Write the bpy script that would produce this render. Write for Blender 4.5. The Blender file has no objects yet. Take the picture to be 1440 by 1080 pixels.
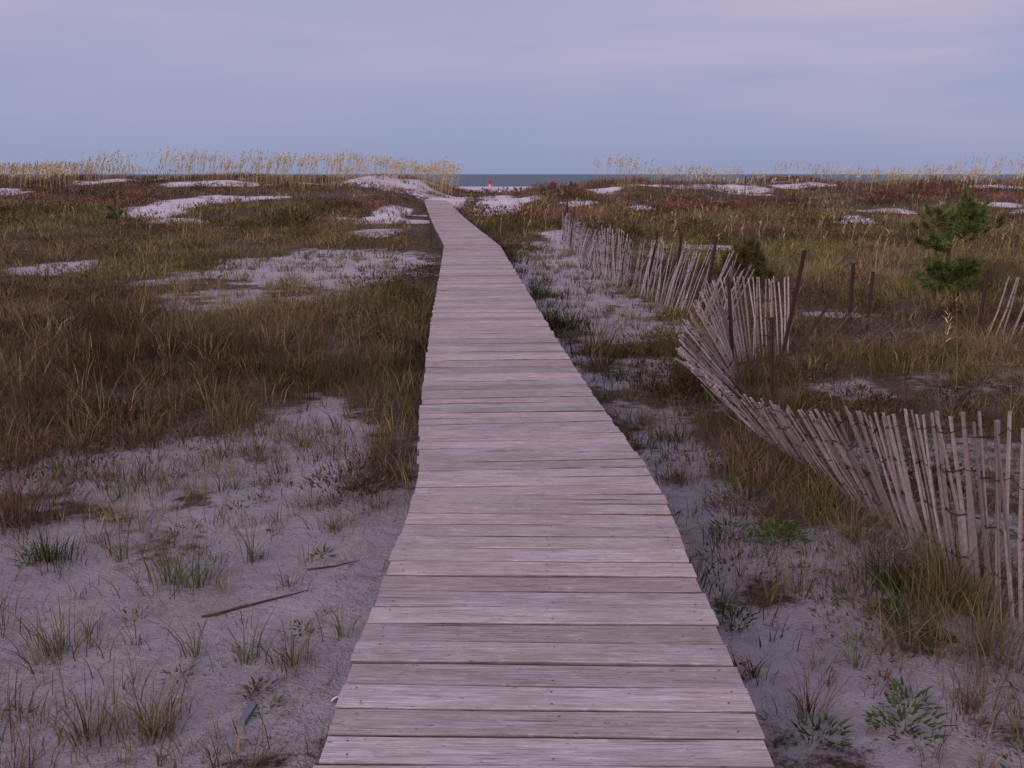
import bpy, math, random
import numpy as np
from mathutils import Vector, Matrix
random.seed(7); rng=np.random.default_rng(11)
S=bpy.context.scene
def link(o): S.collection.objects.link(o); return o
def empty(name,loc=(0,0,0)):
    o=bpy.data.objects.new(name,None); o.empty_display_size=.2; o.location=loc; return link(o)

# ---------------------------------------------------------------- noise
def _h(ix,iy,s):
    a=np.sin(ix*127.1+iy*311.7+s*74.7)*43758.5453
    return a-np.floor(a)
def vn(x,y,s=0):
    ix=np.floor(x);iy=np.floor(y);fx=x-ix;fy=y-iy
    fx=fx*fx*(3-2*fx);fy=fy*fy*(3-2*fy)
    a=_h(ix,iy,s);b=_h(ix+1,iy,s);c=_h(ix,iy+1,s);d=_h(ix+1,iy+1,s)
    return (a*(1-fx)+b*fx)*(1-fy)+(c*(1-fx)+d*fx)*fy
def fbm(x,y,s=0,o=4):
    v=0;a=.5;t=0
    for i in range(o):
        v=v+a*vn(x,y,s+i*3.1);t+=a;a*=.5;x=x*2.03+5.2;y=y*2.03+1.3
    return v/t
def sst(a,b,x):
    t=np.clip((x-a)/(b-a),0,1); return t*t*(3-2*t)

# ---------------------------------------------------------------- boardwalk centre line
BD=np.array([-4,0,2.45,4.95,6.2,7.4,9.5,11.5,15.6,22.8,30.5,41.8,53.5,58])
BX=np.array([-.02,.03,.087,.137,.04,-.05,-.172,-.29,-.51,-.9,-1.69,-2.8,-3.95,-4.4])
def bx(y): return np.interp(y,BD,BX)
def bz(y): return np.interp(y,[-10,38,60],[0,0,.17])

# ---------------------------------------------------------------- terrain
def crest(X):
    c=1.05+.55*(fbm(X/7.,X*0+3.3,5)-.5)*2+.14*np.sin(X*.21)
    c=c+.24*sst(-4,-14,X)
    c=c+.42*np.exp(-((X+9.6)/1.9)**2)
    g=np.where(X<0, sst(-7.0,-3.2,X), 1-sst(4.5,8.5,X))
    low=np.where(X<0.6,.12,.12+.5*sst(.3,2.2,X))
    return c*(1-g)+low*g
def hgt(X,Y):
    n=(fbm(X/1.7,Y/1.7,1,4)-.5)*.09
    n2=(fbm(X/7.,Y/7.,2,3)-.5)*.35*sst(14,35,np.abs(Y)+np.abs(X)*.5)
    z=-.30+n+n2
    wob=6*(fbm(X/14.,X*0+1,9,2)-.5)
    up=sst(38,75,Y+wob)
    dn=sst(78,104,Y+wob)
    cr=crest(X)+(fbm(X/5.,Y/5.,21,3)-.5)*.55*sst(45,60,Y)
    z=z+up*(cr+.3)
    z=z*(1-dn)+(-.5)*dn
    z=z-.35*sst(110,200,Y)-6*sst(203,300,Y)
    d=np.abs(X-bx(Y)); k=(1-sst(.6,1.3,d))*(Y<57)
    z=np.where(k>0, z*(1-k)+np.minimum(z,bz(Y)-.24*(1-sst(46,57,Y))-.02)*k, z)
    return z
PATCH=[(-1.8,2.6,2.4,4.2,.95),(-1.55,6.4,.6,1.7,.84),(1.75,2.2,1.6,3.2,.84),(1.05,6.2,.45,2.6,.68),(1.05,19,1.4,9,.7),
(-3.9,21,2.5,6,.84),(-9.5,21,.9,1.8,.85),(-6.2,18,.7,1.1,.7),(-16.2,50,2.3,6.5,.95),(-26,68,3,6,.93),(-19,63,4,2.4,.82),
(-7,66,2.7,12,1),(-9.6,72,2.2,8,1),(-3.6,60,1.3,9,1),(-.9,60,1.4,12,.97),(-5.4,46,.9,6,.97),(-.4,52,1.1,3.5,.97),
(-14.7,55,2.2,1.8,.82),(-13,70,2,4,.93),(5.2,66,1.5,4.5,.93),(6.3,50,.8,2.2,.88),(13.8,66,3.0,3.4,.93),(10,68,1.9,2.4,.88),
(24.5,51,1.7,2.6,.9),(20,69,1.8,3,.82),(31,64,2.2,2.8,.82),(5.4,26.5,1.0,1.2,.85),(3.0,8.6,.35,.4,.66),(4.5,13.5,.5,.45,.75),(-30,58,2.5,2.4,.88),(-4.4,33,.7,1.8,.6),(1.6,32,.7,5,.65),
(3.3,6.4,1.3,1.3,.5),(4.8,8.8,1.3,1.4,.45),(2.9,4.2,1.0,1.6,.6),(3.9,11.5,1,1.2,.4)]
def sandm(X,Y):
    s=np.zeros_like(X)
    wn=(fbm(X/.6,Y/.6,31,4)-.5)*sst(34,12,Y)*1.3+(fbm(X/2.0,Y/4.,33,4)-.5)*sst(15,35,Y)*1.5
    for cx,cy,rx,ry,st in PATCH:
        d=np.sqrt(((X-cx)/rx)**2+((Y-cy)/ry)**2)+wn*1.2
        s=np.maximum(s,st*(1-sst(.55,1.28,d)))
    s=np.maximum(s,.7*sst(.66,.76,fbm(X/3.5,Y/6.,41,3))*sst(20,45,Y))
    s=np.maximum(s,sst(80,88,Y))
    s=np.maximum(s,.5*(1-sst(.62,.8,np.abs(X-bx(Y))))*(Y<7))
    return np.clip(s,0,1)

def mesh_obj(name,V,loops,starts,col=None,mats=(),smooth=False,parent=None,attr='Col'):
    me=bpy.data.meshes.new(name)
    me.vertices.add(len(V)); me.vertices.foreach_set('co',np.asarray(V,dtype=np.float32).ravel())
    me.loops.add(len(loops)); me.loops.foreach_set('vertex_index',np.asarray(loops,dtype=np.int32))
    me.polygons.add(len(starts)); me.polygons.foreach_set('loop_start',np.asarray(starts,dtype=np.int32))
    me.update(calc_edges=True)
    me.polygons.foreach_set('use_smooth',np.full(len(starts),smooth))
    if col is not None:
        a=me.attributes.new(attr,'FLOAT_COLOR','POINT')
        c=np.ones((len(V),4),dtype=np.float32); c[:,:3]=col; a.data.foreach_set('color',c.ravel())
    for m in mats: me.materials.append(m)
    o=bpy.data.objects.new(name,me); link(o)
    if parent: o.parent=parent
    return o

# ---------------------------------------------------------------- node helpers
def newmat(name):
    m=bpy.data.materials.new(name); m.use_nodes=True; nt=m.node_tree
    b=nt.nodes['Principled BSDF']; b.inputs['Specular IOR Level'].default_value=.25
    return m,nt,b
def noise(nt,vec,scale,detail=4,rough=.55):
    n=nt.nodes.new('ShaderNodeTexNoise'); n.inputs['Scale'].default_value=scale; n.inputs['Detail'].default_value=detail; n.inputs['Roughness'].default_value=rough
    if vec is not None: nt.links.new(vec,n.inputs['Vector'])
    return n.outputs['Fac']
def ramp(nt,fac,stops,interp='LINEAR'):
    r=nt.nodes.new('ShaderNodeValToRGB'); r.color_ramp.interpolation=interp
    e=r.color_ramp.elements
    while len(e)<len(stops): e.new(.5)
    for i,(p,c) in enumerate(stops):
        e[i].position=p; e[i].color=(c,c,c,1) if isinstance(c,(int,float)) else (*c,1)
    nt.links.new(fac,r.inputs['Fac']); return r.outputs['Color']
def mix(nt,f,a,b,mode='MIX'):
    m=nt.nodes.new('ShaderNodeMix'); m.data_type='RGBA'; m.blend_type=mode
    for sock,v in ((m.inputs[0],f),(m.inputs[6],a),(m.inputs[7],b)):
        if isinstance(v,(int,float)): sock.default_value=v
        elif isinstance(v,tuple): sock.default_value=(*v,1)
        else: nt.links.new(v,sock)
    return m.outputs[2]
def mth(nt,op,a,b=None):
    m=nt.nodes.new('ShaderNodeMath'); m.operation=op
    for i,v in enumerate((a,b)):
        if v is None: continue
        if isinstance(v,(int,float)): m.inputs[i].default_value=v
        else: nt.links.new(v,m.inputs[i])
    return m.outputs[0]
def bump(nt,b,h,strength,dist):
    n=nt.nodes.new('ShaderNodeBump'); n.inputs['Strength'].default_value=strength; n.inputs['Distance'].default_value=dist
    nt.links.new(h,n.inputs['Height']); nt.links.new(n.outputs['Normal'],b.inputs['Normal'])

# ground material
mg,nt,b=newmat('sand_and_litter')
tc=nt.nodes.new('ShaderNodeTexCoord').outputs['Object']
at=nt.nodes.new('ShaderNodeAttribute'); at.attribute_name='sand'
sandv=at.outputs['Fac']
n1=noise(nt,tc,1.3,2);n2=noise(nt,tc,9,4,.65);n3=noise(nt,tc,60,3,.7);n4=noise(nt,tc,170,1);n5=noise(nt,tc,2.6,4,.7)
sc=mix(nt,ramp(nt,n1,[(.3,0),(.7,1)]),(.295,.28,.315),(.41,.39,.43))
sc=mix(nt,ramp(nt,n2,[(.35,.0),(.75,.5)]),sc,(.21,.195,.21))
sc=mix(nt,ramp(nt,n5,[(.52,.0),(.72,.6)]),sc,(.17,.15,.15))
sc=mix(nt,ramp(nt,n3,[(.59,0),(.67,.7)]),sc,(.10,.08,.07))
sc=mix(nt,ramp(nt,n4,[(.70,0),(.75,.6)]),sc,(.56,.54,.57))
sep=nt.nodes.new('ShaderNodeSeparateXYZ'); nt.links.new(tc,sep.inputs[0])
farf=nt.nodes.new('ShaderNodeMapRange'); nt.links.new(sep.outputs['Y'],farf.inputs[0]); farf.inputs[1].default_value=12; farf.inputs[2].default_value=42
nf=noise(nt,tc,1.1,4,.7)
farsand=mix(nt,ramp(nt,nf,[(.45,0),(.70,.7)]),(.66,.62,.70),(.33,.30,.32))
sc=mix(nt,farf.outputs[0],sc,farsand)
lt=mix(nt,ramp(nt,n2,[(.3,0),(.7,1)]),(.045,.036,.024),(.11,.086,.06))
lt=mix(nt,ramp(nt,n3,[(.55,0),(.7,.8)]),lt,(.17,.145,.115))
lt=mix(nt,ramp(nt,n5,[(.54,.0),(.70,.5)]),lt,(.20,.185,.195))
mask=mth(nt,'ADD',sandv,mth(nt,'MULTIPLY',mth(nt,'SUBTRACT',n2,.5),1.1))
mask=mth(nt,'ADD',mask,mth(nt,'MULTIPLY',mth(nt,'SUBTRACT',n5,.5),.9))
mask=ramp(nt,mth(nt,'ADD',mask,mth(nt,'MULTIPLY',mth(nt,'SUBTRACT',n3,.5),.8)),[(.34,0),(.64,1)])
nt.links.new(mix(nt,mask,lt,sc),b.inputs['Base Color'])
b.inputs['Roughness'].default_value=.95; b.inputs['Specular IOR Level'].default_value=.1
hh=mth(nt,'ADD',mth(nt,'MULTIPLY',n2,1.0),mth(nt,'MULTIPLY',n3,.35))
bump(nt,b,hh,.8,.05)

ys=[-40,-25,-15,-8,-4,-2,-.5]; y=0.5
while y<330: ys.append(y); y+=max(.05,.0095*y)
us=np.linspace(-1,1,560); xs=np.sign(us)*(9*np.abs(us)+ 52*np.abs(us)**3+390*np.abs(us)**9)
ys=np.array(ys); XX,YY=np.meshgrid(xs,ys)
ZZ=hgt(XX,YY); nx=len(xs);ny=len(ys)
V=np.stack([XX,YY,ZZ],-1).reshape(-1,3)
i=np.arange(ny-1)[:,None]*nx+np.arange(nx-1)[None,:]
F=np.stack([i,i+1,i+nx+1,i+nx],-1).reshape(-1)
g=mesh_obj('ground',V,F,np.arange(0,len(F),4),mats=[mg],smooth=True)
sa=sandm(XX,YY).reshape(-1)
a=g.data.attributes.new('sand','FLOAT','POINT'); a.data.foreach_set('value',sa.astype(np.float32))

# ---------------------------------------------------------------- sea
ms,nt,b=newmat('sea_water')
tc=nt.nodes.new('ShaderNodeTexCoord').outputs['Object']
mp=nt.nodes.new('ShaderNodeMapping'); mp.inputs['Scale'].default_value=(.12,.5,1); nt.links.new(tc,mp.inputs[0])
n=noise(nt,mp.outputs[0],1,6,.6)
nt.links.new(mix(nt,n,(.035,.08,.12),(.055,.115,.16)),b.inputs['Base Color'])
b.inputs['Roughness'].default_value=.45; b.inputs['Specular IOR Level'].default_value=.2
bump(nt,b,n,1,.5)
V=np.array([(-30000,190,-.86),(30000,190,-.86),(30000,40000,-.86),(-30000,40000,-.86)]); mesh_obj('sea',V,[0,1,2,3],[0],mats=[ms])

# ---------------------------------------------------------------- boardwalk
mw,nt,b=newmat('weathered_plank')
uv=nt.nodes.new('ShaderNodeUVMap'); uv.uv_map='UVMap'
at=nt.nodes.new('ShaderNodeAttribute'); at.attribute_name='Col'
def mapped(sx,sy):
    mp=nt.nodes.new('ShaderNodeMapping'); mp.inputs['Scale'].default_value=(sx,sy,1); nt.links.new(uv.outputs[0],mp.inputs[0]); return mp.outputs[0]
g1=noise(nt,mapped(2.4,75),1,5,.8); g2=noise(nt,mapped(6,230),1,3,.7); g3=noise(nt,mapped(3.2,12),1,5,.7); g4=noise(nt,mapped(11,45),1,4,.7); g5=noise(nt,mapped(.9,34),1,3,.6); g6=noise(nt,mapped(26,60),1,2,.6)
c=mix(nt,ramp(nt,g1,[(.34,0),(.62,1)]),(.31,.26,.272),(.61,.56,.59))
c=mix(nt,ramp(nt,g3,[(.44,0),(.60,.6)]),c,(.36,.29,.297))
c=mix(nt,ramp(nt,g2,[(.50,0),(.66,.75)]),c,(.18,.145,.14))
c=mix(nt,ramp(nt,g5,[(.66,0),(.685,.85)]),c,(.06,.045,.042))
c=mix(nt,ramp(nt,g4,[(.55,0),(.70,.6)]),c,(.70,.67,.70))
c=mix(nt,ramp(nt,g6,[(.66,0),(.72,.7)]),c,(.12,.09,.085))
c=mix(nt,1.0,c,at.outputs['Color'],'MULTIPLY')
tcg=nt.nodes.new('ShaderNodeTexCoord').outputs['Object']
gs=noise(nt,tcg,1.7,5,.7)
c=mix(nt,ramp(nt,gs,[(.48,0),(.66,.38)]),c,(.27,.22,.225))
nt.links.new(c,b.inputs['Base Color']); b.inputs['Roughness'].default_value=.9; b.inputs['Specular IOR Level'].default_value=.12
bump(nt,b,mth(nt,'SUBTRACT',mth(nt,'ADD',mth(nt,'MULTIPLY',g1,.7),mth(nt,'MULTIPLY',g2,-.7)),ramp(nt,g5,[(.66,0),(.69,1.2)])),.8,.004)
mdk,nt,b=newmat('old_timber'); 
tc=nt.nodes.new('ShaderNodeTexCoord').outputs['Object']
nt.links.new(mix(nt,noise(nt,tc,12,5),(.04,.03,.028),(.10,.08,.075)),b.inputs['Base Color']); b.inputs['Roughness'].default_value=.9
mnail,nt,b=newmat('rusty_nail'); b.inputs['Base Color'].default_value=(.06,.04,.036,1); b.inputs['Roughness'].default_value=.7

bw=empty('boardwalk')
Vp=[];L=[];St=[];C=[];UV=[]; NV=[];NL=[];NS=[]
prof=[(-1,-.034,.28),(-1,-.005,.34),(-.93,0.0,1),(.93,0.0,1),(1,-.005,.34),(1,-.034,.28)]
yy=-3.0;k=0
while yy<57:
    pw=.139+random.uniform(-.004,.004); gap=random.choice([.005,.007,.008,.010,.015])
    yc=yy+pw/2; cx=float(bx(yc)); dx=float(bx(yc+.5)-bx(yc-.5))
    ang=math.atan(dx)+random.uniform(-.007,.007)
    tx,ty=math.cos(ang),-math.sin(ang)
    fx,fy=math.sin(ang),math.cos(ang)
    hw=.625+random.uniform(-.006,.006); off=random.uniform(-.007,.007)
    zc=float(bz(yc))+random.uniform(-.003,.003); tilt=random.uniform(-.004,.004); sag=random.uniform(-.003,.003); cup=random.uniform(-.002,.002)
    base=len(Vp); o1=random.uniform(0,50)
    nsx=7; ph=random.uniform(0,6)
    shade=random.uniform(.80,1.14)*(1 if random.random()>.12 else .76); wr=random.uniform(-.03,.045)
    col=np.array((shade*(1+wr),shade,shade*(1-wr*.6)))
    for si in range(nsx):
        s=-1+2*si/(nsx-1); ew=.0025*math.sin(ph+s*4)
        for (py,pz,dk) in prof:
            X=cx+off+tx*hw*s+fx*py*pw/2; Y=yc+ty*hw*s+fy*py*pw/2+ew*py
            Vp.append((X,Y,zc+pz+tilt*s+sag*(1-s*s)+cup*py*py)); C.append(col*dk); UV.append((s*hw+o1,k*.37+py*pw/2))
    for si in range(nsx-1):
        for j in range(6):
            j2=(j+1)%6; a0=base+si*6+j; a1=base+si*6+j2
            St.append(len(L)); L+= [a0,a0+6,a1+6,a1]
    St.append(len(L)); L+=[base+j for j in range(6)]
    e=base+(nsx-1)*6; St.append(len(L)); L+=[e+5-j for j in range(6)]
    if yc<26:
        for s in (-.90,0.06,.90):
            for q in (-.5,.5):
                if random.random()<.2: continue
                X=cx+tx*hw*s+fx*q*pw/2+random.uniform(-.018,.018); Y=yc+ty*hw*s+fy*q*pw/2+random.uniform(-.008,.008); r=.0036
                bb=len(NV)
                for m in range(6): NV.append((X+r*math.cos(m*1.047),Y+r*math.sin(m*1.047),zc+.0032+tilt*s+sag*(1-s*s)))
                NS.append(len(NL)); NL+=[bb+m for m in range(6)]
    yy+=pw+gap;k+=1
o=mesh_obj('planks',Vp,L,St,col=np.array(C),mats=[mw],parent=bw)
uvl=o.data.uv_layers.new(name='UVMap'); uvl.data.foreach_set('uv',np.array(UV,dtype=np.float32)[np.array(L)].ravel())
mesh_obj('nails',NV,NL,NS,mats=[mnail],parent=bw)
def boxes(name,items,mat,parent):
    V=[];L=[];St=[]
    for pts in items:
        b0=len(V);V+=pts
        for f in ((0,1,2,3),(7,6,5,4),(0,4,5,1),(1,5,6,2),(2,6,7,3),(3,7,4,0)):
            St.append(len(L));L+=[b0+q for q in f]
    return mesh_obj(name,V,L,St,mats=[mat],parent=parent)
it=[]
for off in (-.60,0,.60):
    for p in np.arange(-3,57,1.0):
        q=p+1.0
        xa=float(bx(p))+off;xb=float(bx(q))+off;za=float(bz(p))-.040;zb=float(bz(q))-.040
        w=.02;h=.24
        it.append([(xa-w,p,za-h),(xa+w,p,za-h),(xa+w,p,za),(xa-w,p,za),(xb-w,q,zb-h),(xb+w,q,zb-h),(xb+w,q,zb),(xb-w,q,zb)])
boxes('stringers',it,mdk,bw)
it=[]
for p in np.arange(.7,56,2.4):
    for off in (-.53,.53):
        x=float(bx(p))+off;z1=float(bz(p))-.048;w=.045
        it.append([(x-w,p-w,-1),(x+w,p-w,-1),(x+w,p+w,-1),(x-w,p+w,-1),(x-w,p-w,z1),(x+w,p-w,z1),(x+w,p+w,z1),(x-w,p+w,z1)])
boxes('piles',it,mdk,bw)

# ---------------------------------------------------------------- vegetation accumulators
class Acc:
    def __init__(s): s.V=[];s.L=[];s.S=[];s.C=[];s.nv=0;s.nl=0
    def add(s,V,L,S,C):
        s.V.append(V);s.L.append(L+s.nv);s.S.append(S+s.nl);s.C.append(C);s.nv+=len(V);s.nl+=len(L)
    def build(s,name,mat):
        return mesh_obj(name,np.concatenate(s.V),np.concatenate(s.L),np.concatenate(s.S),col=np.concatenate(s.C),mats=[mat])
def blades(acc,P,h,w,ld,lean,col,lv=2,face=None,power=1.7):
    n=len(P)
    if n==0:return
    a=rng.uniform(0,math.pi*2,n) if face is None else face
    side=np.stack([np.cos(a),np.sin(a),a*0],-1)
    nvb=2*lv+1; V=np.zeros((n,nvb,3))
    dirv=np.stack([np.cos(ld),np.sin(ld),ld*0],-1)
    for k in range(lv+1):
        t=k/lv
        c=P+dirv*(lean*h*t**power)[:,None]; c[:,2]+=h*(t-np.minimum(lean,1.2)*.32*t**2.2)
        if k<lv:
            ww=(w*.5*(1-t)**.55)[:,None]
            V[:,2*k]=c-side*ww;V[:,2*k+1]=c+side*ww
        else: V[:,2*k]=c
    pat=[];st=[]
    for k in range(lv-1):
        st.append(len(pat));pat+=[2*k,2*k+1,2*k+3,2*k+2]
    st.append(len(pat));pat+=[2*lv-2,2*lv-1,2*lv]
    ii=np.arange(n)[:,None]
    acc.add(V.reshape(-1,3),(ii*nvb+np.array(pat)).ravel(),(ii*len(pat)+np.array(st)).ravel(),np.repeat(col,nvb,axis=0))
def ground_pts(x,y): return np.stack([x,y,hgt(x,y)-.01],-1)
def lerpc(a,b,t): return np.array(a)*(1-t[:,None])+np.array(b)*t[:,None]
def vegcol(X,Y):
    n=fbm(X/2.0,Y/4.,51,3); n2=fbm(X/6.,Y/8.,57,3)
    olive=(.148,.125,.052);brown=(.168,.122,.072);red=(.19,.108,.085);dgreen=(.058,.067,.025);lime=(.135,.138,.05)
    c=lerpc(olive,brown,sst(.34,.60,n))
    f=sst(28,44,Y)*sst(.36,.56,n2+.08*sst(45,60,Y))*.9; c=c*(1-f[:,None])+np.array(red)*f[:,None]
    f=sst(.48,.60,fbm(X/5.,Y/7.,61,3))*sst(15,22,Y)*(1-sst(44,56,Y))*.75; c=c*(1-f[:,None])+np.array(lime)*f[:,None]
    d=np.abs(X-bx(Y)); f=(1-sst(1.0,3.0,d))*sst(6.5,8,Y)*(1-sst(20,28,Y))*.85; c=c*(1-f[:,None])+np.array(dgreen)*f[:,None]
    f=(X<-1)*sst(6.0,7.0,Y)*(1-sst(11,15,Y))*.65; c=c*(1-f[:,None])+np.array((.08,.058,.04))*f[:,None]
    c=c*(.55+.80*sst(.3,.7,fbm(X/1.6,Y/3.2,63,3)))[:,None]
    return c
def offdeck(x,y,m=.67): return (np.abs(x-bx(y))>m)|(y>56)

def field(acc,y0,y1,ntuft,nb,hr,wr,rad,lv,p=1.0,ext=.62,cond=None,gapless=False):
    u=rng.uniform(0,1,ntuft); y=(y0**p+(y1**p-y0**p)*u)**(1/p)
    x=rng.uniform(-1,1,ntuft)*(ext*y+2.0)
    s=sandm(x,y); gap=fbm(x/.5,y/.5,71,2)
    keep=(rng.uniform(0,1,ntuft)>s*1.03)
    if not gapless: keep&=(rng.uniform(0,1,ntuft)<.20+.80*sst(.34,.57,gap))
    if cond is not None: keep&=cond(x,y)
    x=x[keep];y=y[keep];s=s[keep];n=len(x)
    th=rng.uniform(hr[0],hr[1],n)*(.5+1.0*fbm(x/1.5,y/1.5,77,2))*(1-.5*s); tcx=vegcol(x,y)*rng.uniform(.6,1.45,n)[:,None]
    dry=rng.uniform(0,1,n)<.12; tcx[dry]=np.array((.28,.235,.14))*rng.uniform(.6,1.1,dry.sum())[:,None]
    X=np.repeat(x,nb);Y=np.repeat(y,nb)
    r=np.abs(rng.normal(0,rad,n*nb));a=rng.uniform(0,6.283,n*nb)
    X=X+r*np.cos(a);Y=Y+r*np.sin(a)
    h=np.repeat(th,nb)*rng.uniform(.45,1.15,n*nb); w=rng.uniform(wr[0],wr[1],n*nb)
    near=np.abs(X-bx(Y)); h=np.where((near<1.1)&(Y<40),np.minimum(h,.20+rng.uniform(0,.2,len(h))),h)
    h=np.where((X-bx(Y)<0)&(near<1.5)&(Y>19)&(Y<54),h*.3,h)
    lean=rng.uniform(.1,.9,n*nb); col=np.repeat(tcx,nb,axis=0)*rng.uniform(.7,1.3,n*nb)[:,None]
    k=offdeck(X,Y)
    blades(acc,ground_pts(X[k],Y[k]),h[k],w[k],a[k]+rng.normal(0,.5,k.sum()),lean[k],col[k],lv)

mgr,nt,b=newmat('grass_blades')
at=nt.nodes.new('ShaderNodeAttribute'); at.attribute_name='Col'
df=nt.nodes.new('ShaderNodeBsdfDiffuse');nt.links.new(at.outputs['Color'],df.inputs['Color']);nt.links.new(df.outputs[0],nt.nodes['Material Output'].inputs[0]);nt.nodes.remove(b)

A=Acc()
field(A,2.2,11,5000,14,(.16,.36),(.003,.007),.09,3,2)
field(A,9,24,7000,13,(.18,.38),(.007,.014),.14,2,1.7)
field(A,6.8,17,3000,13,(.24,.42),(.005,.011),.12,2,1.8,cond=lambda x,y:x<bx(y)-.3,gapless=True)
field(A,20,50,7800,11,(.18,.42),(.014,.030),.25,2,1.5)
field(A,44,86,6600,9,(.16,.42),(.025,.055),.4,2,1.3)
A.build('dune_grass',mgr)

B=Acc()
def scrub(acc,x,y,R,H,nl,size,col):
    n=len(x); X=np.repeat(x,nl);Y=np.repeat(y,nl);rr=np.repeat(R,nl);HH=np.repeat(H,nl)
    a=rng.uniform(0,6.283,n*nl); q=np.sqrt(rng.uniform(0,1,n*nl)); 
    X=X+rr*q*np.cos(a);Y=Y+rr*q*np.sin(a)
    z=HH*np.sqrt(np.clip(1-q*q,0,1))*rng.uniform(.25,1,n*nl)
    P=ground_pts(X,Y);P[:,2]+=z
    k=offdeck(X,Y,.78)&~((X-bx(Y)<0)&(np.abs(X-bx(Y))<1.5)&(Y>19)&(Y<54))
    blades(acc,P[k],rng.uniform(.6,1.4,k.sum())*size,rng.uniform(.2,.42,k.sum())*size,a[k],rng.uniform(.2,1.8,k.sum()),(np.repeat(col,nl,axis=0)*rng.uniform(.6,1.45,n*nl)[:,None])[k],2)
def scrubfield(y0,y1,n,R,H,nl,size,p):
    u=rng.uniform(0,1,n);y=(y0**p+(y1**p-y0**p)*u)**(1/p);x=rng.uniform(-1,1,n)*(.62*y+2)
    s=sandm(x,y);m=fbm(x/4.,y/5.,91,3);k=(s<.5)&(m>.46);x=x[k];y=y[k];n=len(x)
    scrub(B,x,y,rng.uniform(.5,1.2,n)*R,rng.uniform(.6,1.2,n)*H,nl,size,vegcol(x,y)*rng.uniform(.45,1.1,n)[:,None]*np.array((1.0,.88,.9)))
scrubfield(5.4,14,520,.28,.2,90,.045,2)
scrubfield(14,36,1400,.5,.3,60,.07,1.6)
scrubfield(36,82,2500,.9,.45,45,.14,1.4)
def wiry(xs_,ys_,R,Hh,c,nl=150,size=.05):
    xs_=np.array(xs_,float);ys_=np.array(ys_,float);n=len(xs_)
    scrub(B,xs_,ys_,np.full(n,R),np.full(n,Hh),nl,size,np.tile(np.array(c),(n,1)))
wiry([-.9,-1.05,-.85],[6.2,5.8,5.6],.22,.18,(.10,.072,.06),140,.04)
wiry([-2.9,-2.6,-3.2,-3.5,-2.3,-2.75],[6.3,6.6,5.9,6.5,6.8,5.5],.32,.15,(.105,.068,.052),160,.04)
wiry([1.3,1.6,1.2,1.75,1.5,1.05,2.0],[5.3,5.9,6.3,4.7,3.9,4.5,3.4],.24,.14,(.10,.075,.06),120,.035)
B.build('dune_scrub',mgr)

O=Acc()
def oats(acc,x,y,h,big=1.0,headcol=(.54,.46,.28),w=.012):
    n=len(x);P=ground_pts(x,y);ld=rng.normal(.3,.9,n);lean=rng.uniform(.05,.35,n)
    blades(acc,P,h,np.full(n,w),ld,lean,np.tile(np.array((.36,.31,.18)),(n,1))*rng.uniform(.7,1.2,n)[:,None],4)
    for j in range(7):
        t=.74+.045*j
        c=P+np.stack([np.cos(ld),np.sin(ld),ld*0],-1)*(lean*h*t**1.7)[:,None]; c[:,2]+=h*(t-lean*.32*t**2.2)
        blades(acc,c,rng.uniform(.07,.14,n)*big,np.full(n,w*2.0)*big,ld+rng.normal(0,1,n),rng.uniform(.6,1.6,n),np.tile(np.array(headcol),(n,1))*rng.uniform(.6,1.2,n)[:,None],2)
def crestoats(n,y0,y1,f):
    y=rng.uniform(y0,y1,n);x=rng.uniform(-1,1,n)*.62*y
    d=fbm(x/3.,y/6.,101,3); dens=f(x)
    k=(rng.uniform(0,1,n)<dens*sst(.36,.58,d)*1.3)&(sandm(x,y)<.85);return x[k],y[k]
x,y=crestoats(7000,60,82,lambda x:np.where(x<-4.,1.0,np.where(x<6,.0,.34)))
oats(O,x,y,rng.uniform(.75,1.3,len(x))+.95*sst(.4,.65,fbm(x/4.,x*0,131,2)),1.3,w=.021)
x,y=crestoats(900,20,58,lambda x:x*0+.5); k=sandm(x,y)<.3
oats(O,x[k],y[k],rng.uniform(.5,.95,k.sum()),1.0,w=.012,headcol=(.38,.31,.17))
x=rng.normal(-8.0,2.2,260);y=rng.normal(72,3,260);oats(O,x,y,rng.uniform(.8,1.5,260),1.2,w=.020)
x=rng.normal(3.6,.06,3);y=np.array([8.2,8.3,8.1]);oats(O,x,y,np.array([1.05,.7,.8]),.75,w=.006)
O.build('sea_oats',mgr)

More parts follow.
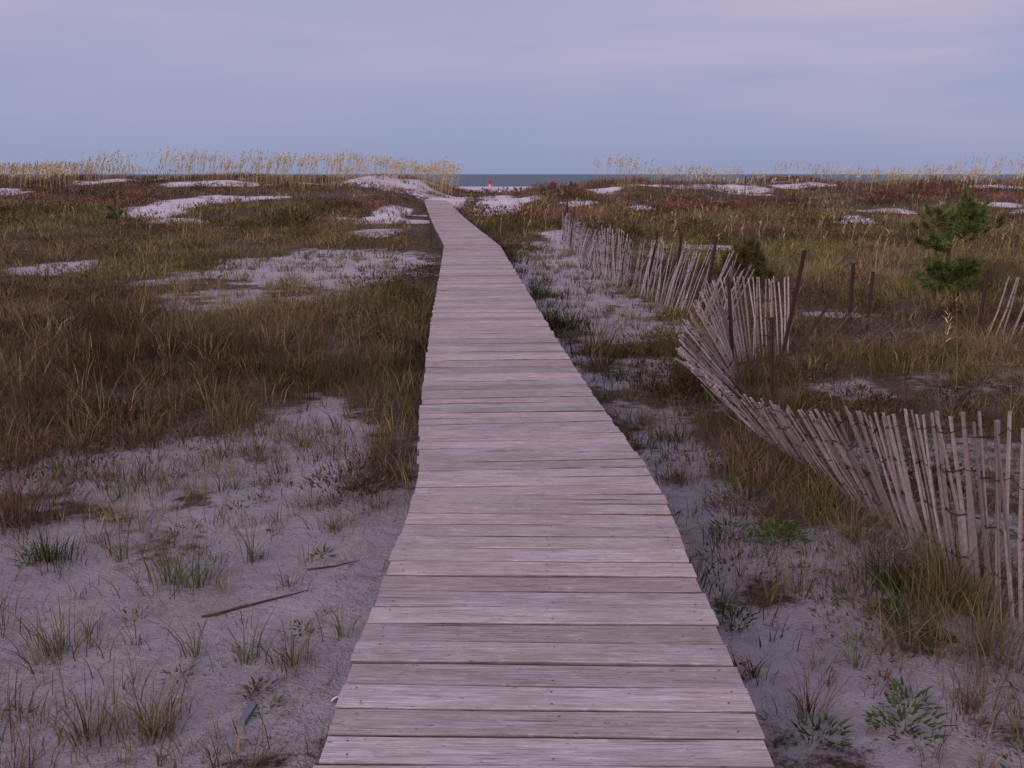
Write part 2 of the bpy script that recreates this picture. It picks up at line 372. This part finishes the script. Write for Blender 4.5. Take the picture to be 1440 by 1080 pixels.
T=Acc()
def tuft(x,y,n,h,r,col,w=.005,lean=(.1,.9)):
    n=int(n);a=rng.uniform(0,6.283,n);q=np.abs(rng.normal(0,r,n)); X=x+q*np.cos(a);Y=y+q*np.sin(a)
    k=offdeck(X,Y)
    blades(T,ground_pts(X,Y)[k],(h*rng.uniform(.4,1.1,n))[k],rng.uniform(.6,1.2,k.sum())*w,(a+rng.normal(0,.6,n))[k],rng.uniform(*lean,k.sum()),(np.array(col)[None]*rng.uniform(.6,1.4,n)[:,None])[k],4)
GR=(.11,.13,.055);OL=(.15,.132,.07);RD=(.145,.095,.068);DK=(.06,.07,.03);ST=(.28,.22,.14)
for (x,y,n,h,r,c) in [(-1.59,4.4,80,.32,.10,GR),(-1.45,4.35,50,.26,.06,GR),(-1.25,3.66,22,.3,.03,GR),(-1.04,3.6,30,.24,.04,GR),(-.85,3.58,60,.26,.05,OL),(-2.31,5.65,30,.3,.05,GR),
 (-1.67,5.8,24,.22,.05,GR),(-1.15,5.5,45,.14,.08,OL),(-.955,5.12,70,.16,.07,OL),(-1.53,6.9,80,.14,.16,OL),(-1.28,4.66,20,.36,.03,GR),(-1.93,4.66,20,.32,.03,GR),(-2.28,4.66,180,.2,.09,DK),
 (-2.7,5.17,200,.42,.12,RD),(-2.85,5.0,140,.3,.14,RD),(-2.55,4.3,110,.24,.14,OL),(-1.02,4.66,18,.16,.05,OL),(-.70,3.82,18,.22,.03,GR),(-1.81,3.7,100,.26,.12,OL),(-1.44,3.1,110,.22,.12,OL),(-1.22,3.1,100,.26,.07,OL),(-2.06,5.8,26,.22,.06,GR),
 (-1.9,3.2,110,.24,.14,RD),(-1.6,2.85,110,.22,.15,RD),(-1.0,3.0,24,.14,.05,OL),(-2.5,6.0,140,.2,.25,RD),(-3.2,6.3,200,.24,.3,RD),(-.95,6.2,60,.22,.12,RD),(-.95,5.9,60,.2,.1,DK),(-3.4,5.6,160,.26,.25,OL),(-2.3,3.9,110,.22,.16,RD),
 (1.94,4.16,480,.42,.17,OL),(1.75,4.35,280,.34,.12,DK),(2.15,4.4,260,.4,.14,OL),(1.54,5.8,160,.26,.14,RD),(1.75,5.5,160,.25,.12,OL),(1.34,3.6,20,.36,.03,GR),(1.64,3.27,80,.25,.09,RD),(1.05,4.9,60,.18,.1,OL),
 (1.25,5.3,90,.22,.12,RD),(1.0,5.9,80,.2,.1,OL),(1.2,4.3,50,.2,.1,OL),(.92,3.5,24,.16,.05,RD),(1.5,4.3,90,.22,.14,RD),(1.6,3.75,70,.22,.12,OL),(1.9,3.7,220,.28,.18,OL),(1.05,3.25,40,.2,.05,RD),(1.9,3.1,120,.25,.14,OL),(1.5,6.4,160,.24,.2,RD),(1.2,6.9,140,.24,.16,DK),(1.75,4.9,160,.3,.16,OL),(1.0,7.4,120,.24,.12,OL)]:
    tuft(x,y,n,h,r,c)
for i in range(520):
    x=rng.uniform(-3.6,-.75) if i%5<2 else rng.uniform(.85,3.0); y=rng.uniform(2.3,7.8)
    if x<0 and y<4.2 and x>-1.4 and i%3: continue
    tuft(x,y,rng.integers(5,26),rng.uniform(.05,.19),rng.uniform(.02,.09),[GR,OL,RD,OL,DK,ST][int(rng.integers(0,6))],.004)
for i in range(210):
    x=rng.uniform(-5,-.75);y=rng.normal(6.5,.7)
    tuft(x,y,rng.integers(10,40),rng.uniform(.08,.24),rng.uniform(.05,.14),[OL,RD,OL,DK,(.09,.065,.045)][int(rng.integers(0,5))],.005)
for i in range(520):
    if i%2: x=rng.uniform(-6,-1.8);y=rng.uniform(14,28)
    else: y=rng.uniform(8,28); x=float(bx(y))+rng.uniform(.8,2.8)
    tuft(x,y,16,rng.uniform(.1,.25),.08,[OL,RD,DK][int(rng.integers(0,3))],.010)
for i in range(420):
    x=rng.uniform(-22,16);y=rng.uniform(44,76)
    if -5.2<x<-2 and y>54: continue
    tuft(x,y,14,rng.uniform(.15,.4),.16,[OL,RD,DK][int(rng.integers(0,3))],.03)
T.build('grass_tufts',mgr)

Lf=Acc()
def leafy(x,y,n,R,H,col,size=.028):
    a=rng.uniform(0,6.283,n);q=np.sqrt(rng.uniform(0,1,n))*R
    P=ground_pts(x+q*np.cos(a),y+q*np.sin(a));P[:,2]+=rng.uniform(.02,1,n)*H*(1-.5*q/R)
    k=offdeck(P[:,0],P[:,1],.68);P=P[k];m=len(P)
    blades(Lf,P,rng.uniform(.6,1.3,m)*size,np.full(m,size*.5),a[k],rng.uniform(.6,2,m),np.array(col)[None]*rng.uniform(.6,1.4,m)[:,None],3)
    ns=max(4,n//20); b2=ground_pts(x+rng.normal(0,R*.3,ns),y+rng.normal(0,R*.3,ns))
    blades(Lf,b2,np.full(ns,H*1.1),np.full(ns,.004),rng.uniform(0,6.28,ns),rng.uniform(.2,1,ns),np.tile(np.array((.12,.08,.05)),(ns,1)),3)
GL=(.06,.10,.03)
for (x,y,n,R,H) in [(.95,3.96,60,.08,.1),(1.38,4.86,200,.13,.16),(1.34,3.13,110,.12,.1),(1.04,3.08,50,.09,.08),(1.42,3.3,50,.1,.09),(1.6,4.0,60,.12,.1),(-.95,4.75,20,.05,.06),(1.15,5.0,60,.12,.1),(1.7,2.9,60,.12,.1),(1.3,5.6,90,.14,.14)]:
    leafy(x,y,n,R,H,GL)
for i in range(90):
    leafy(rng.uniform(.85,2.5) if i%3 else rng.uniform(-2.6,-.8),rng.uniform(2.6,6.5),int(rng.integers(6,26)),.06,.06,[GL,(.14,.09,.05)][i%2],.024)
Lf.build('beach_plants',mgr)

D=Acc()
n=19000
y=(2.0**1.6+(9**1.6-2.0**1.6)*rng.uniform(0,1,n))**(1/1.6);x=rng.uniform(-1,1,n)*(.6*y+.8)
k=offdeck(x,y,.67)&(rng.uniform(0,1,n)<.15+.85*sst(.45,.62,fbm(x/.45,y/.45,121,3)));x=x[k];y=y[k];n=len(x)
P=ground_pts(x,y);P[:,2]+=.012
blades(D,P,rng.uniform(.01,.05,n),rng.uniform(.002,.005,n),rng.uniform(0,6.28,n),rng.uniform(1.5,3.5,n),np.array((.14,.10,.075))[None]*rng.uniform(.35,1.8,n)[:,None],2)
D.build('plant_litter',mgr)

# ---------------------------------------------------------------- driftwood stick + scraps
def tube(name,pts,rad,mat,parent=None,rs=None):
    cu=bpy.data.curves.new(name,'CURVE');cu.dimensions='3D';cu.bevel_depth=rad;cu.bevel_resolution=2;cu.use_fill_caps=True
    sp=cu.splines.new('POLY');sp.points.add(len(pts)-1)
    for i,p in enumerate(pts): sp.points[i].co=(*p,1); sp.points[i].radius=1 if rs is None else rs[i]
    cu.materials.append(mat);o=bpy.data.objects.new(name,cu);link(o)
    if parent:o.parent=parent
    return o
def H(x,y): return float(hgt(np.array([float(x)]),np.array([float(y)]))[0])
pts=[(-1.33+.05*i+.01*math.sin(i*2),4.0+.035*i+.008*math.cos(i*1.7),0) for i in range(9)]
tube('driftwood_stick',[(x,y,H(x,y)+.006) for x,y,_ in pts],.006,mdk,rs=[.8,1.2,1,1.1,.9,.8,.7,.5,.3])
pts=[(-.99+.06*i,4.55+.03*i+.006*math.cos(i*1.7),0) for i in range(5)]
tube('driftwood_stick',[(x,y,H(x,y)+.006) for x,y,_ in pts],.004,mdk,rs=[.8,1.2,1,.7,.3])
mpl,nt,b=newmat('faded_blue_scrap'); tcx=nt.nodes.new('ShaderNodeTexCoord').outputs['Object']
nt.links.new(mix(nt,noise(nt,tcx,60,3),(.09,.11,.17),(.22,.24,.30)),b.inputs['Base Color'])
x0,y0=-.935,3.23; z=H(x0,y0)
boxes('wood_scrap',[[(x0-.02,y0-.06,z-.01),(x0+.012,y0-.065,z-.01),(x0+.008,y0-.062,z+.014),(x0-.016,y0-.058,z+.016),(x0-.008,y0+.075,z-.01),(x0+.022,y0+.07,z-.01),(x0+.02,y0+.068,z+.012),(x0-.005,y0+.072,z+.014)]],mpl,None)
msh,nt,b=newmat('white_shell');tcx=nt.nodes.new('ShaderNodeTexCoord').outputs['Object'];nt.links.new(mix(nt,noise(nt,tcx,80,3),(.5,.48,.52),(.75,.74,.78)),b.inputs['Base Color'])
V=[(0,0,.012)];L=[];St=[]
for r_ in range(1,5):
    for a_ in range(17):
        t_=math.radians(-100+200*a_/16);q=.03*r_/4*(1+.06*(a_%2)); V.append((q*math.sin(t_),q*math.cos(t_),.018*math.cos(r_/4*1.5)+.002*(a_%2)))
for r_ in range(3):
    for a_ in range(16):
        o_=1+r_*17+a_;St.append(len(L));L+=[o_,o_+1,o_+18,o_+17]
for a_ in range(16): St.append(len(L));L+=[0,a_+2,a_+1]
o=mesh_obj('shell',V,L,St,mats=[msh]);o.location=(-.62,3.30,H(-.62,3.30)+.004)

# ---------------------------------------------------------------- fences
msl,nt,b=newmat('bleached_slat')
at=nt.nodes.new('ShaderNodeAttribute');at.attribute_name='Col';tc=nt.nodes.new('ShaderNodeTexCoord').outputs['Object']
nt.links.new(mix(nt,ramp(nt,noise(nt,tc,45,4),[(.4,0),(.7,.6)]),at.outputs['Color'],(.14,.11,.105)),b.inputs['Base Color']);b.inputs['Roughness'].default_value=.85
mwr,nt,b=newmat('rusty_wire');b.inputs['Base Color'].default_value=(.04,.028,.025,1);b.inputs['Roughness'].default_value=.8
mpo,nt,b=newmat('rusty_steel');tc=nt.nodes.new('ShaderNodeTexCoord').outputs['Object']
nt.links.new(mix(nt,noise(nt,tc,30,4),(.03,.019,.018),(.08,.045,.04)),b.inputs['Base Color']);b.inputs['Roughness'].default_value=.85
def fence(name,ctrl,sp=.075,tint=(.42,.37,.385),jit=.03,w=.011,miss=.06,lit_tint=None):
    root=empty(name,ctrl[0][:3]); ctrl=[np.array(c,float) for c in ctrl]
    V=[];L=[];St=[];C=[];bases=[];tips=[]
    for c0,c1 in zip(ctrl[:-1],ctrl[1:]):
        ln=max(np.linalg.norm(c1[:3]-c0[:3]),np.linalg.norm(c1[3:]-c0[3:])*.8);n=max(1,int(ln/sp))
        for i in range(n):
            c=c0+(c1-c0)*(i/n); bases.append(c[:3]+rng.normal(0,.010,3)); tips.append(c[3:]+rng.normal(0,jit,3)*np.array([1,.5,.8]))
    bases=np.array(bases);tips=np.array(tips);m=len(bases)
    for i in range(m):
        if random.random()<miss: continue
        b0,t0=bases[i],tips[i]; up=(t0-b0);ln=np.linalg.norm(up);up/=ln
        tang=bases[min(i+1,m-1)]-bases[max(i-1,0)]+ (tips[min(i+1,m-1)]-tips[max(i-1,0)])*.7; tang-=up*np.dot(tang,up);tang/=np.linalg.norm(tang)+1e-9
        tw=rng.normal(0,.4);nrm=np.cross(up,tang); tang=tang*math.cos(tw)+nrm*math.sin(tw); nrm=np.cross(up,tang)
        ww=w*random.uniform(.7,1.15);tt=.004; q=len(V); sh=random.uniform(.55,1.3)*(1 if lit_tint is None else float(np.interp(b0[1],*lit_tint)))  # slat tint raised along the leaning fan, sunlight painted into the colour
        bow=nrm*rng.normal(0,.015)+tang*rng.normal(0,.008)
        for s in (0,.5,1):
            p=b0+(t0-b0)*s+bow*(1-(2*s-1)**2)
            e=.75 if s==1 else 1
            for sx,sy in ((-1,-1),(1,-1),(1,1),(-1,1)): V.append(p+tang*ww*sx*e+nrm*tt*sy);C.append(np.array(tint)*sh)
        for s in range(2):
            for j in range(4):
                j2=(j+1)%4;St.append(len(L));L+=[q+s*4+j,q+s*4+j2,q+s*4+4+j2,q+s*4+4+j]
        St.append(len(L));L+=[q+3,q+2,q+1,q];St.append(len(L));L+=[q+8,q+9,q+10,q+11]
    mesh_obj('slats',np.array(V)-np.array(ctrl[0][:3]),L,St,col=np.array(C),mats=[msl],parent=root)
    for k,f in enumerate((.3,.52,.74,.93)):
        pts=bases+(tips-bases)*f+rng.normal(0,.003,(m,3))-ctrl[0][:3]
        for d in (-.005,.005): tube('wire_%d'%k,[tuple(p+np.array((d,d,0))) for p in pts],.0022,mwr,root)
    return root
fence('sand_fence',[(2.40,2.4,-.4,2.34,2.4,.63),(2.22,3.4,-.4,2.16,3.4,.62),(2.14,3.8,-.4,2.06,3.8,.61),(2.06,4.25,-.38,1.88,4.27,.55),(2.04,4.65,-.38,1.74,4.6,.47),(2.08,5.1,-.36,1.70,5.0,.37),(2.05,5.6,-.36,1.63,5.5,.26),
 (1.95,6.3,-.36,1.60,6.1,.15),(1.88,7.2,-.36,1.40,6.9,.13),(1.88,7.96,-.33,1.28,7.6,.2),(2.0,8.7,-.33,1.42,8.3,.28),(2.15,9.4,-.33,1.68,9.1,.42),(2.25,10.0,-.33,1.97,9.9,.56),(2.55,10.3,-.33,2.45,10.3,.52),(2.95,10.5,-.33,2.9,10.5,.5)],sp=.036,tint=(.40,.345,.36),jit=.022,w=.0095,lit_tint=([3.5,5.5,7.5,9],[.75,.66,.95,1.15]))
fence('sand_fence',[(2.6,12.2,-.35,2.95,12.0,.45),(2.35,13.2,-.35,2.6,13.1,.6),(2.12,14.5,-.35,2.28,14.4,.55),(1.92,16.5,-.35,2.05,16.4,.5),(1.7,18.6,-.35,1.72,18.6,.65),(1.55,21,-.35,1.8,21,.2),(1.5,24,-.35,1.65,24,.4),(1.45,29,-.35,1.52,29,.5)],sp=.07,tint=(.32,.30,.34),jit=.08,miss=.12)
fence('sand_fence',[(3.05,10.6,-.35,3.4,10.4,.22),(3.35,10.6,-.35,3.75,10.4,.16),(3.7,10.5,-.35,4.1,10.3,.04)],sp=.07,tint=(.09,.07,.065),jit=.05)
fence('sand_fence',[(5.55,11.6,-.35,5.75,11.6,.4),(6.1,11.3,-.35,6.3,11.3,.4),(7.2,10.9,-.35,7.3,10.9,.4)],sp=.075,tint=(.34,.28,.28),jit=.04)
def post(base,tip):
    b0=Vector(base);t0=Vector(tip);d=(t0-b0);L_=d.length
    me=bpy.data.meshes.new('fence_post')
    w=.024;t=.006
    sec=[(-w,0),(w,0),(w,t),(t/2,t),(t/2,.032),(-t/2,.032),(-t/2,t),(-w,t)]
    n=len(sec);V=[(x,y,z) for z in (-.35,L_) for x,y in sec]
    F=[(i,(i+1)%n,n+(i+1)%n,n+i) for i in range(n)]+[tuple(range(n-1,-1,-1)),tuple(range(n,2*n))]
    for z in np.arange(.06,L_,.06):
        b_=len(V);V+=[(-.006,-.006,z),(.006,-.006,z),(.006,-.0005,z),(-.006,-.0005,z),(-.006,-.006,z+.012),(.006,-.006,z+.012),(.006,-.0005,z+.012),(-.006,-.0005,z+.012)]
        F+=[tuple(b_+q for q in f) for f in ((0,1,5,4),(1,2,6,5),(3,0,4,7),(4,5,6,7),(3,2,1,0))]
    me.from_pydata(V,[],F);me.materials.append(mpo)
    o=bpy.data.objects.new('fence_post',me);link(o);o.location=b0;o.rotation_mode='QUATERNION';o.rotation_quaternion=d.to_track_quat('Z','Y')
for b_,t_ in [((2.09,7.9,-.3),(2.05,7.9,.46)),((2.2,9.9,-.3),(2.12,9.9,.58)),((2.82,10.3,-.3),(2.93,10.1,.82)),((3.0,10.4,-.3),(3.35,10.3,.38)),((4.2,12.4,-.3),(4.2,12.4,.50)),((4.04,11.3,-.3),(4.07,11.3,.50)),((5.45,11.6,-.3),(5.5,11.6,.50)),
  ((2.3,14.2,-.3),(2.36,14.1,.76)),((2.45,12.9,-.3),(2.6,12.8,.80)),((2.1,15.7,-.3),(2.25,15.6,.72)),((1.95,17.3,-.3),(2.08,17.2,.78)),((1.5,26,-.3),(1.62,26,.75)),((1.45,29,-.3),(1.6,29,.9)),((1.85,19.5,-.3),(1.75,19.5,.66)),((2.03,5.9,-.35),(1.8,5.8,.2)),((1.8,33,-.3),(1.8,33,.6)),((13.9,61,.4),(13.9,61,1.5)),((4.0,70,.4),(4.0,70,1.2))]: post(b_,t_)

# ---------------------------------------------------------------- young pine
mnd,nt,b=newmat('pine_needles')
at=nt.nodes.new('ShaderNodeAttribute');at.attribute_name='Col';nt.links.new(at.outputs['Color'],b.inputs['Base Color']);b.inputs['Roughness'].default_value=.6
mbk,nt,b=newmat('pine_bark');tc=nt.nodes.new('ShaderNodeTexCoord').outputs['Object'];nt.links.new(mix(nt,noise(nt,tc,40,4),(.05,.035,.025),(.13,.09,.07)),b.inputs['Base Color'])
def needles(acc,c,axis,n,ln,col,w=.006):
    c=np.array(c);d=rng.normal(0,1,(n,3))+np.array(axis)*1.0;d/=np.linalg.norm(d,axis=1)[:,None]
    st=c+np.array(axis)*rng.uniform(-.08,.05,n)[:,None]; l=ln*rng.uniform(.6,1.15,n)
    side=np.cross(d,rng.normal(0,1,(n,3)));side/=np.linalg.norm(side,axis=1)[:,None]
    V=np.zeros((n,3,3));V[:,0]=st-side*w/2;V[:,1]=st+side*w/2;V[:,2]=st+d*l[:,None]
    acc.add(V.reshape(-1,3),np.arange(3*n),np.arange(n)*3,np.repeat(np.array(col)[None]*rng.uniform(.55,1.5,n)[:,None],3,axis=0))
def pine(x,y,h,branches,name='pine_tree'):
    z=H(x,y);root=empty(name,(x,y,z))
    tr=[(-.06,0,-.05),(-.05,0,h*.25),(-.06,.01,h*.5),(.0,0,h*.75),(.08,.0,h*.97)]
    tube('trunk',tr,.042,mbk,root,[1,.85,.7,.5,.25]); acc=Acc()
    for (zf,ang,ln,up,cl) in branches:
        zz=h*zf; cx=np.interp(zz,[p[2] for p in tr],[p[0] for p in tr]); d=(math.cos(ang),math.sin(ang))
        p=[(cx+d[0]*ln*t,d[1]*ln*t,zz+up*t*t) for t in (0,.33,.66,1)]
        tube('limb',p,.013,mbk,root,[1,.8,.6,.3])
        for t in (.35,.55,.75,1.0):
            c=(cx+d[0]*ln*t+rng.normal(0,.035),d[1]*ln*t+rng.normal(0,.035),zz+up*t*t+rng.normal(0,.04))
            sh=rng.uniform(.35,1.6)
            needles(acc,c,(d[0]*.6,d[1]*.6,.6),int(110*cl),.11,np.array((.095,.13,.032))*sh,.010)
    needles(acc,(.08,0,h*.93),(0,0,1),160,.13,(.11,.15,.035),.009)
    o=acc.build('needles',mnd);o.parent=root
br=[]
for i in range(26): br.append((rng.uniform(.66,.92),rng.uniform(0,6.28),rng.uniform(.22,.54),rng.uniform(-.02,.12),1))
for i in range(8): br.append((rng.uniform(.46,.58),math.pi+rng.normal(0,.5),rng.uniform(.24,.48),.04,1))
for i in range(4): br.append((rng.uniform(.64,.72),rng.normal(0,.4),rng.uniform(.4,.62),.1,.9))
for i in range(32): br.append((rng.uniform(.05,.34),rng.uniform(0,6.28),rng.uniform(.25,.62),rng.uniform(.0,.12),1))
pine(6.72,15.4,1.50,br)
def bush(name,x,y,R,Hh,n,col,m=60):
    z=H(x,y);root=empty(name,(x,y,z));acc=Acc()
    for i in range(n):
        a=rng.uniform(0,6.28);q=rng.uniform(0,1)**.6*R;zz=Hh*rng.uniform(.2,1)*math.sqrt(max(0.05,1-(q/R)**2))
        c=(q*math.cos(a),q*math.sin(a),zz)
        if i%3==0: tube('stem',[(c[0]*.1,c[1]*.1,-.03),(c[0]*.6,c[1]*.6,zz*.6),c],.008,mbk,root,[1,.7,.3])
        needles(acc,c,(math.cos(a)*.5,math.sin(a)*.5,.8),m,.14*max(1,R),np.array(col)*rng.uniform(.5,1.3),.012*max(1,R))
    o=acc.build('leaves',mnd);o.parent=root
bush('yucca_plant',3.98,17.2,.44,.78,80,(.085,.085,.024),110)
bush('shrub',-14.4,37,.5,.7,26,(.05,.09,.028))
bush('shrub',-8.9,40,.4,.5,16,(.07,.10,.03))
bush('shrub',2.2,58,1.0,.8,34,(.09,.065,.05))
bush('shrub',3.4,60,1.1,.7,30,(.10,.065,.045))
bush('shrub',-1.9,47,.7,.7,26,(.12,.085,.06))
bush('shrub',-2.2,80,1.3,.5,26,(.05,.075,.035))
bush('shrub',-.1,82,1.2,.5,22,(.05,.075,.035))
fl=Acc();needles(fl,(.02,4.72,.012),(0.2,.8,.1),10,.03,(.42,.36,.10),.006);fl.build('fallen_oat_sprig',mnd)

# ---------------------------------------------------------------- people
mats={}
for nm,c in dict(skin=(.35,.2,.15),red_cloth=(.40,.05,.05),white_cloth=(.65,.62,.64),hair=(.04,.025,.02),dark_cloth=(.06,.06,.09)).items():
    m,nt,b=newmat(nm);tc=nt.nodes.new('ShaderNodeTexCoord').outputs['Object'];nt.links.new(mix(nt,mth(nt,'MULTIPLY',noise(nt,tc,25,3),.5),c,tuple(v*.6 for v in c)),b.inputs['Base Color']);b.inputs['Roughness'].default_value=.8;mats[nm]=m
def skin(name,verts,edges,rad,root=0,sub=2):
    me=bpy.data.meshes.new(name);me.from_pydata(verts,edges,[]);o=bpy.data.objects.new(name,me);link(o)
    o.modifiers.new('s','SKIN')
    sv=me.skin_vertices[0].data
    for i,r in enumerate(rad): sv[i].radius=(r,r) if isinstance(r,float) else r
    for v in sv: v.use_root=False
    sv[root].use_root=True
    o.modifiers.new('ss','SUBSURF').levels=sub
    dg=bpy.context.evaluated_depsgraph_get();dg.update();nm=bpy.data.meshes.new_from_object(o.evaluated_get(dg))
    bpy.data.objects.remove(o);return nm
def person(x,y,z,rot,h,shirt,pants):
    s=h/1.7;root=empty('person',(x,y,z));root.rotation_euler=(0,0,rot);root.scale=(s,s,s)
    V=[(0,0,.93),(0,.005,1.08),(0,.01,1.25),(0,0,1.40),(0,0,1.47),(0,-.005,1.53),
       (-.09,0,.88),(-.10,-.04,.50),(-.105,.05,.09),(-.11,-.07,.035),
       (.09,0,.88),(.11,.10,.50),(.11,.22,.12),(.11,.12,.05),
       (-.17,0,1.38),(-.23,.03,1.10),(-.24,-.06,.87),(-.235,-.08,.79),
       (.17,0,1.38),(.23,-.02,1.10),(.24,-.13,.88),(.235,-.15,.80)]
    E=[(0,1),(1,2),(2,3),(3,4),(4,5),(0,6),(6,7),(7,8),(8,9),(0,10),(10,11),(11,12),(12,13),(3,14),(14,15),(15,16),(16,17),(3,18),(18,19),(19,20),(20,21)]
    R=[(.15,.105),(.135,.10),(.15,.11),(.13,.09),.052,.05,.088,.058,.038,.03,.088,.058,.038,.03,.055,.042,.028,.032,.055,.042,.028,.032]
    me=skin('body',V,E,R)
    me.materials.append(mats['skin']);me.materials.append(mats[shirt]);me.materials.append(mats[pants])
    for p in me.polygons:
        c=p.center;p.use_smooth=True
        if c.z>1.45: p.material_index=0
        elif c.z>.95 and (abs(c.x)<.19 or c.z>1.22): p.material_index=1
        elif .55<c.z<=.95 and abs(c.x)<.19: p.material_index=2
        else: p.material_index=0
    o=bpy.data.objects.new('body',me);link(o);o.parent=root
    me=skin('head',[(0,.0,1.53),(0,-.01,1.59),(0,-.005,1.66),(0,-.112,1.595),(0,-.10,1.60)],[(0,1),(1,2),(1,4),(4,3)],[.055,(.072,.085),(.068,.08),.009,.016])
    me.materials.append(mats['skin']);me.materials.append(mats['hair'])
    for p in me.polygons:
        p.use_smooth=True
        if p.center.z>1.67 or (p.center.y>.01 and p.center.z>1.56): p.material_index=1
    o=bpy.data.objects.new('head',me);link(o);o.parent=root
    for sx in (-1,1):
        for nm,loc,r,mt in (('eye',(sx*.03,-.085,1.625),(.012,.006,.007),'hair'),('ear',(sx*.078,.0,1.605),(.01,.02,.03),'skin')):
            bpy.ops.mesh.primitive_uv_sphere_add(segments=10,ring_count=6,location=(0,0,0));e=bpy.context.object;e.name=nm;e.scale=r;e.location=loc;e.data.materials.append(mats[mt]);e.parent=root
    bpy.ops.mesh.primitive_uv_sphere_add(segments=10,ring_count=6);e=bpy.context.object;e.name='mouth';e.scale=(.022,.006,.006);e.location=(0,-.088,1.56);e.data.materials.append(mats['red_cloth']);e.parent=root
    for sx,hy in ((-1,-.08),(1,-.15)):
        bxp=sx*.235;zz=.79 if sx<0 else .80
        hv=[(bxp,hy,zz+.02)];he=[];hr=[.026]
        for k_,(dy,l) in enumerate(((-.028,.062),(-.010,.075),(.010,.07),(.026,.055))):
            i0=len(hv);hv+= [(bxp,hy+dy,zz-.04),(bxp-sx*.004,hy+dy,zz-.04-l*.55),(bxp-sx*.018,hy+dy,zz-.04-l)];he+=[(0,i0),(i0,i0+1),(i0+1,i0+2)];hr+=[.010,.009,.008]
        i0=len(hv);hv+=[(bxp-sx*.01,hy-.045,zz-.0),(bxp-sx*.014,hy-.058,zz-.045)];he+=[(0,i0),(i0,i0+1)];hr+=[.011,.009]
        me=skin('hand',hv,he,hr,sub=1);me.materials.append(mats['skin']);o=bpy.data.objects.new('hand',me);link(o);o.parent=root
yp=112.
person(-2.4,yp,H(-2.4,yp),.2,1.72,'red_cloth','white_cloth')
person(4.45,yp,H(4.45,yp),2.6,1.72,'red_cloth','dark_cloth')

# ---------------------------------------------------------------- light
EL=math.radians(17);AZ=math.radians(212)
w=bpy.data.worlds.new('World');S.world=w;w.use_nodes=True;nt=w.node_tree
bg=nt.nodes['Background'];sk=nt.nodes.new('ShaderNodeTexSky');sk.sky_type='NISHITA';sk.sun_disc=False;sk.sun_elevation=EL;sk.sun_rotation=AZ;sk.dust_density=2.5;sk.ozone_density=2.0
nt.links.new(sk.outputs[0],bg.inputs[0]);bg.inputs[1].default_value=.05
tc=nt.nodes.new('ShaderNodeTexCoord').outputs['Generated'];sep=nt.nodes.new('ShaderNodeSeparateXYZ');nt.links.new(tc,sep.inputs[0])
col=ramp(nt,sep.outputs['Z'],[(0,(.30,.34,.53)),(.05,(.335,.37,.58)),(.10,(.37,.385,.60)),(.17,(.42,.405,.60)),(.5,(.50,.46,.63))])
mp=nt.nodes.new('ShaderNodeMapping');mp.inputs['Scale'].default_value=(1.4,1.4,9);mp.inputs['Rotation'].default_value=(0,.08,0);nt.links.new(tc,mp.inputs[0])
cn=noise(nt,mp.outputs[0],1.8,5,.5)
rt=ramp(nt,sep.outputs['X'],[(.0,.4),(.35,1)])
cf=mth(nt,'MULTIPLY',ramp(nt,cn,[(.40,0),(.64,1)]),ramp(nt,sep.outputs['Z'],[(.02,.08),(.12,.8)]))
cf=mth(nt,'MULTIPLY',cf,rt)
col=mix(nt,cf,col,(.62,.50,.62))
gl=mth(nt,'MULTIPLY',ramp(nt,mth(nt,'MULTIPLY',sep.outputs['Y'],-1.0),[(.0,0),(1,1)]),.7)
col=mix(nt,gl,col,(1.18,.87,.90))
bg2=nt.nodes.new('ShaderNodeBackground');nt.links.new(col,bg2.inputs[0]);bg2.inputs[1].default_value=1.04
mx=nt.nodes.new('ShaderNodeMixShader');mx.inputs[0].default_value=.88
nt.links.new(bg.outputs[0],mx.inputs[1]);nt.links.new(bg2.outputs[0],mx.inputs[2]);nt.links.new(mx.outputs[0],nt.nodes['World Output'].inputs[0])
sl=bpy.data.lights.new('sun','SUN');sl.energy=1.5;sl.angle=math.radians(12);sl.color=(1,.76,.70)
so=bpy.data.objects.new('sun',sl);link(so)
d=Vector((math.sin(AZ)*math.cos(EL),math.cos(AZ)*math.cos(EL),math.sin(EL)))
so.rotation_euler=(-d).to_track_quat('-Z','Y').to_euler()

cam=bpy.data.cameras.new('camera');co=bpy.data.objects.new('camera',cam);link(co)
cam.sensor_width=36;cam.lens=35.3;cam.clip_end=60000;cam.clip_start=.05
co.location=(0,0,1.57);co.rotation_euler=(math.radians(90-11.8),0,0);S.camera=co
S.view_settings.view_transform='Standard';S.view_settings.look='None';S.view_settings.exposure=0
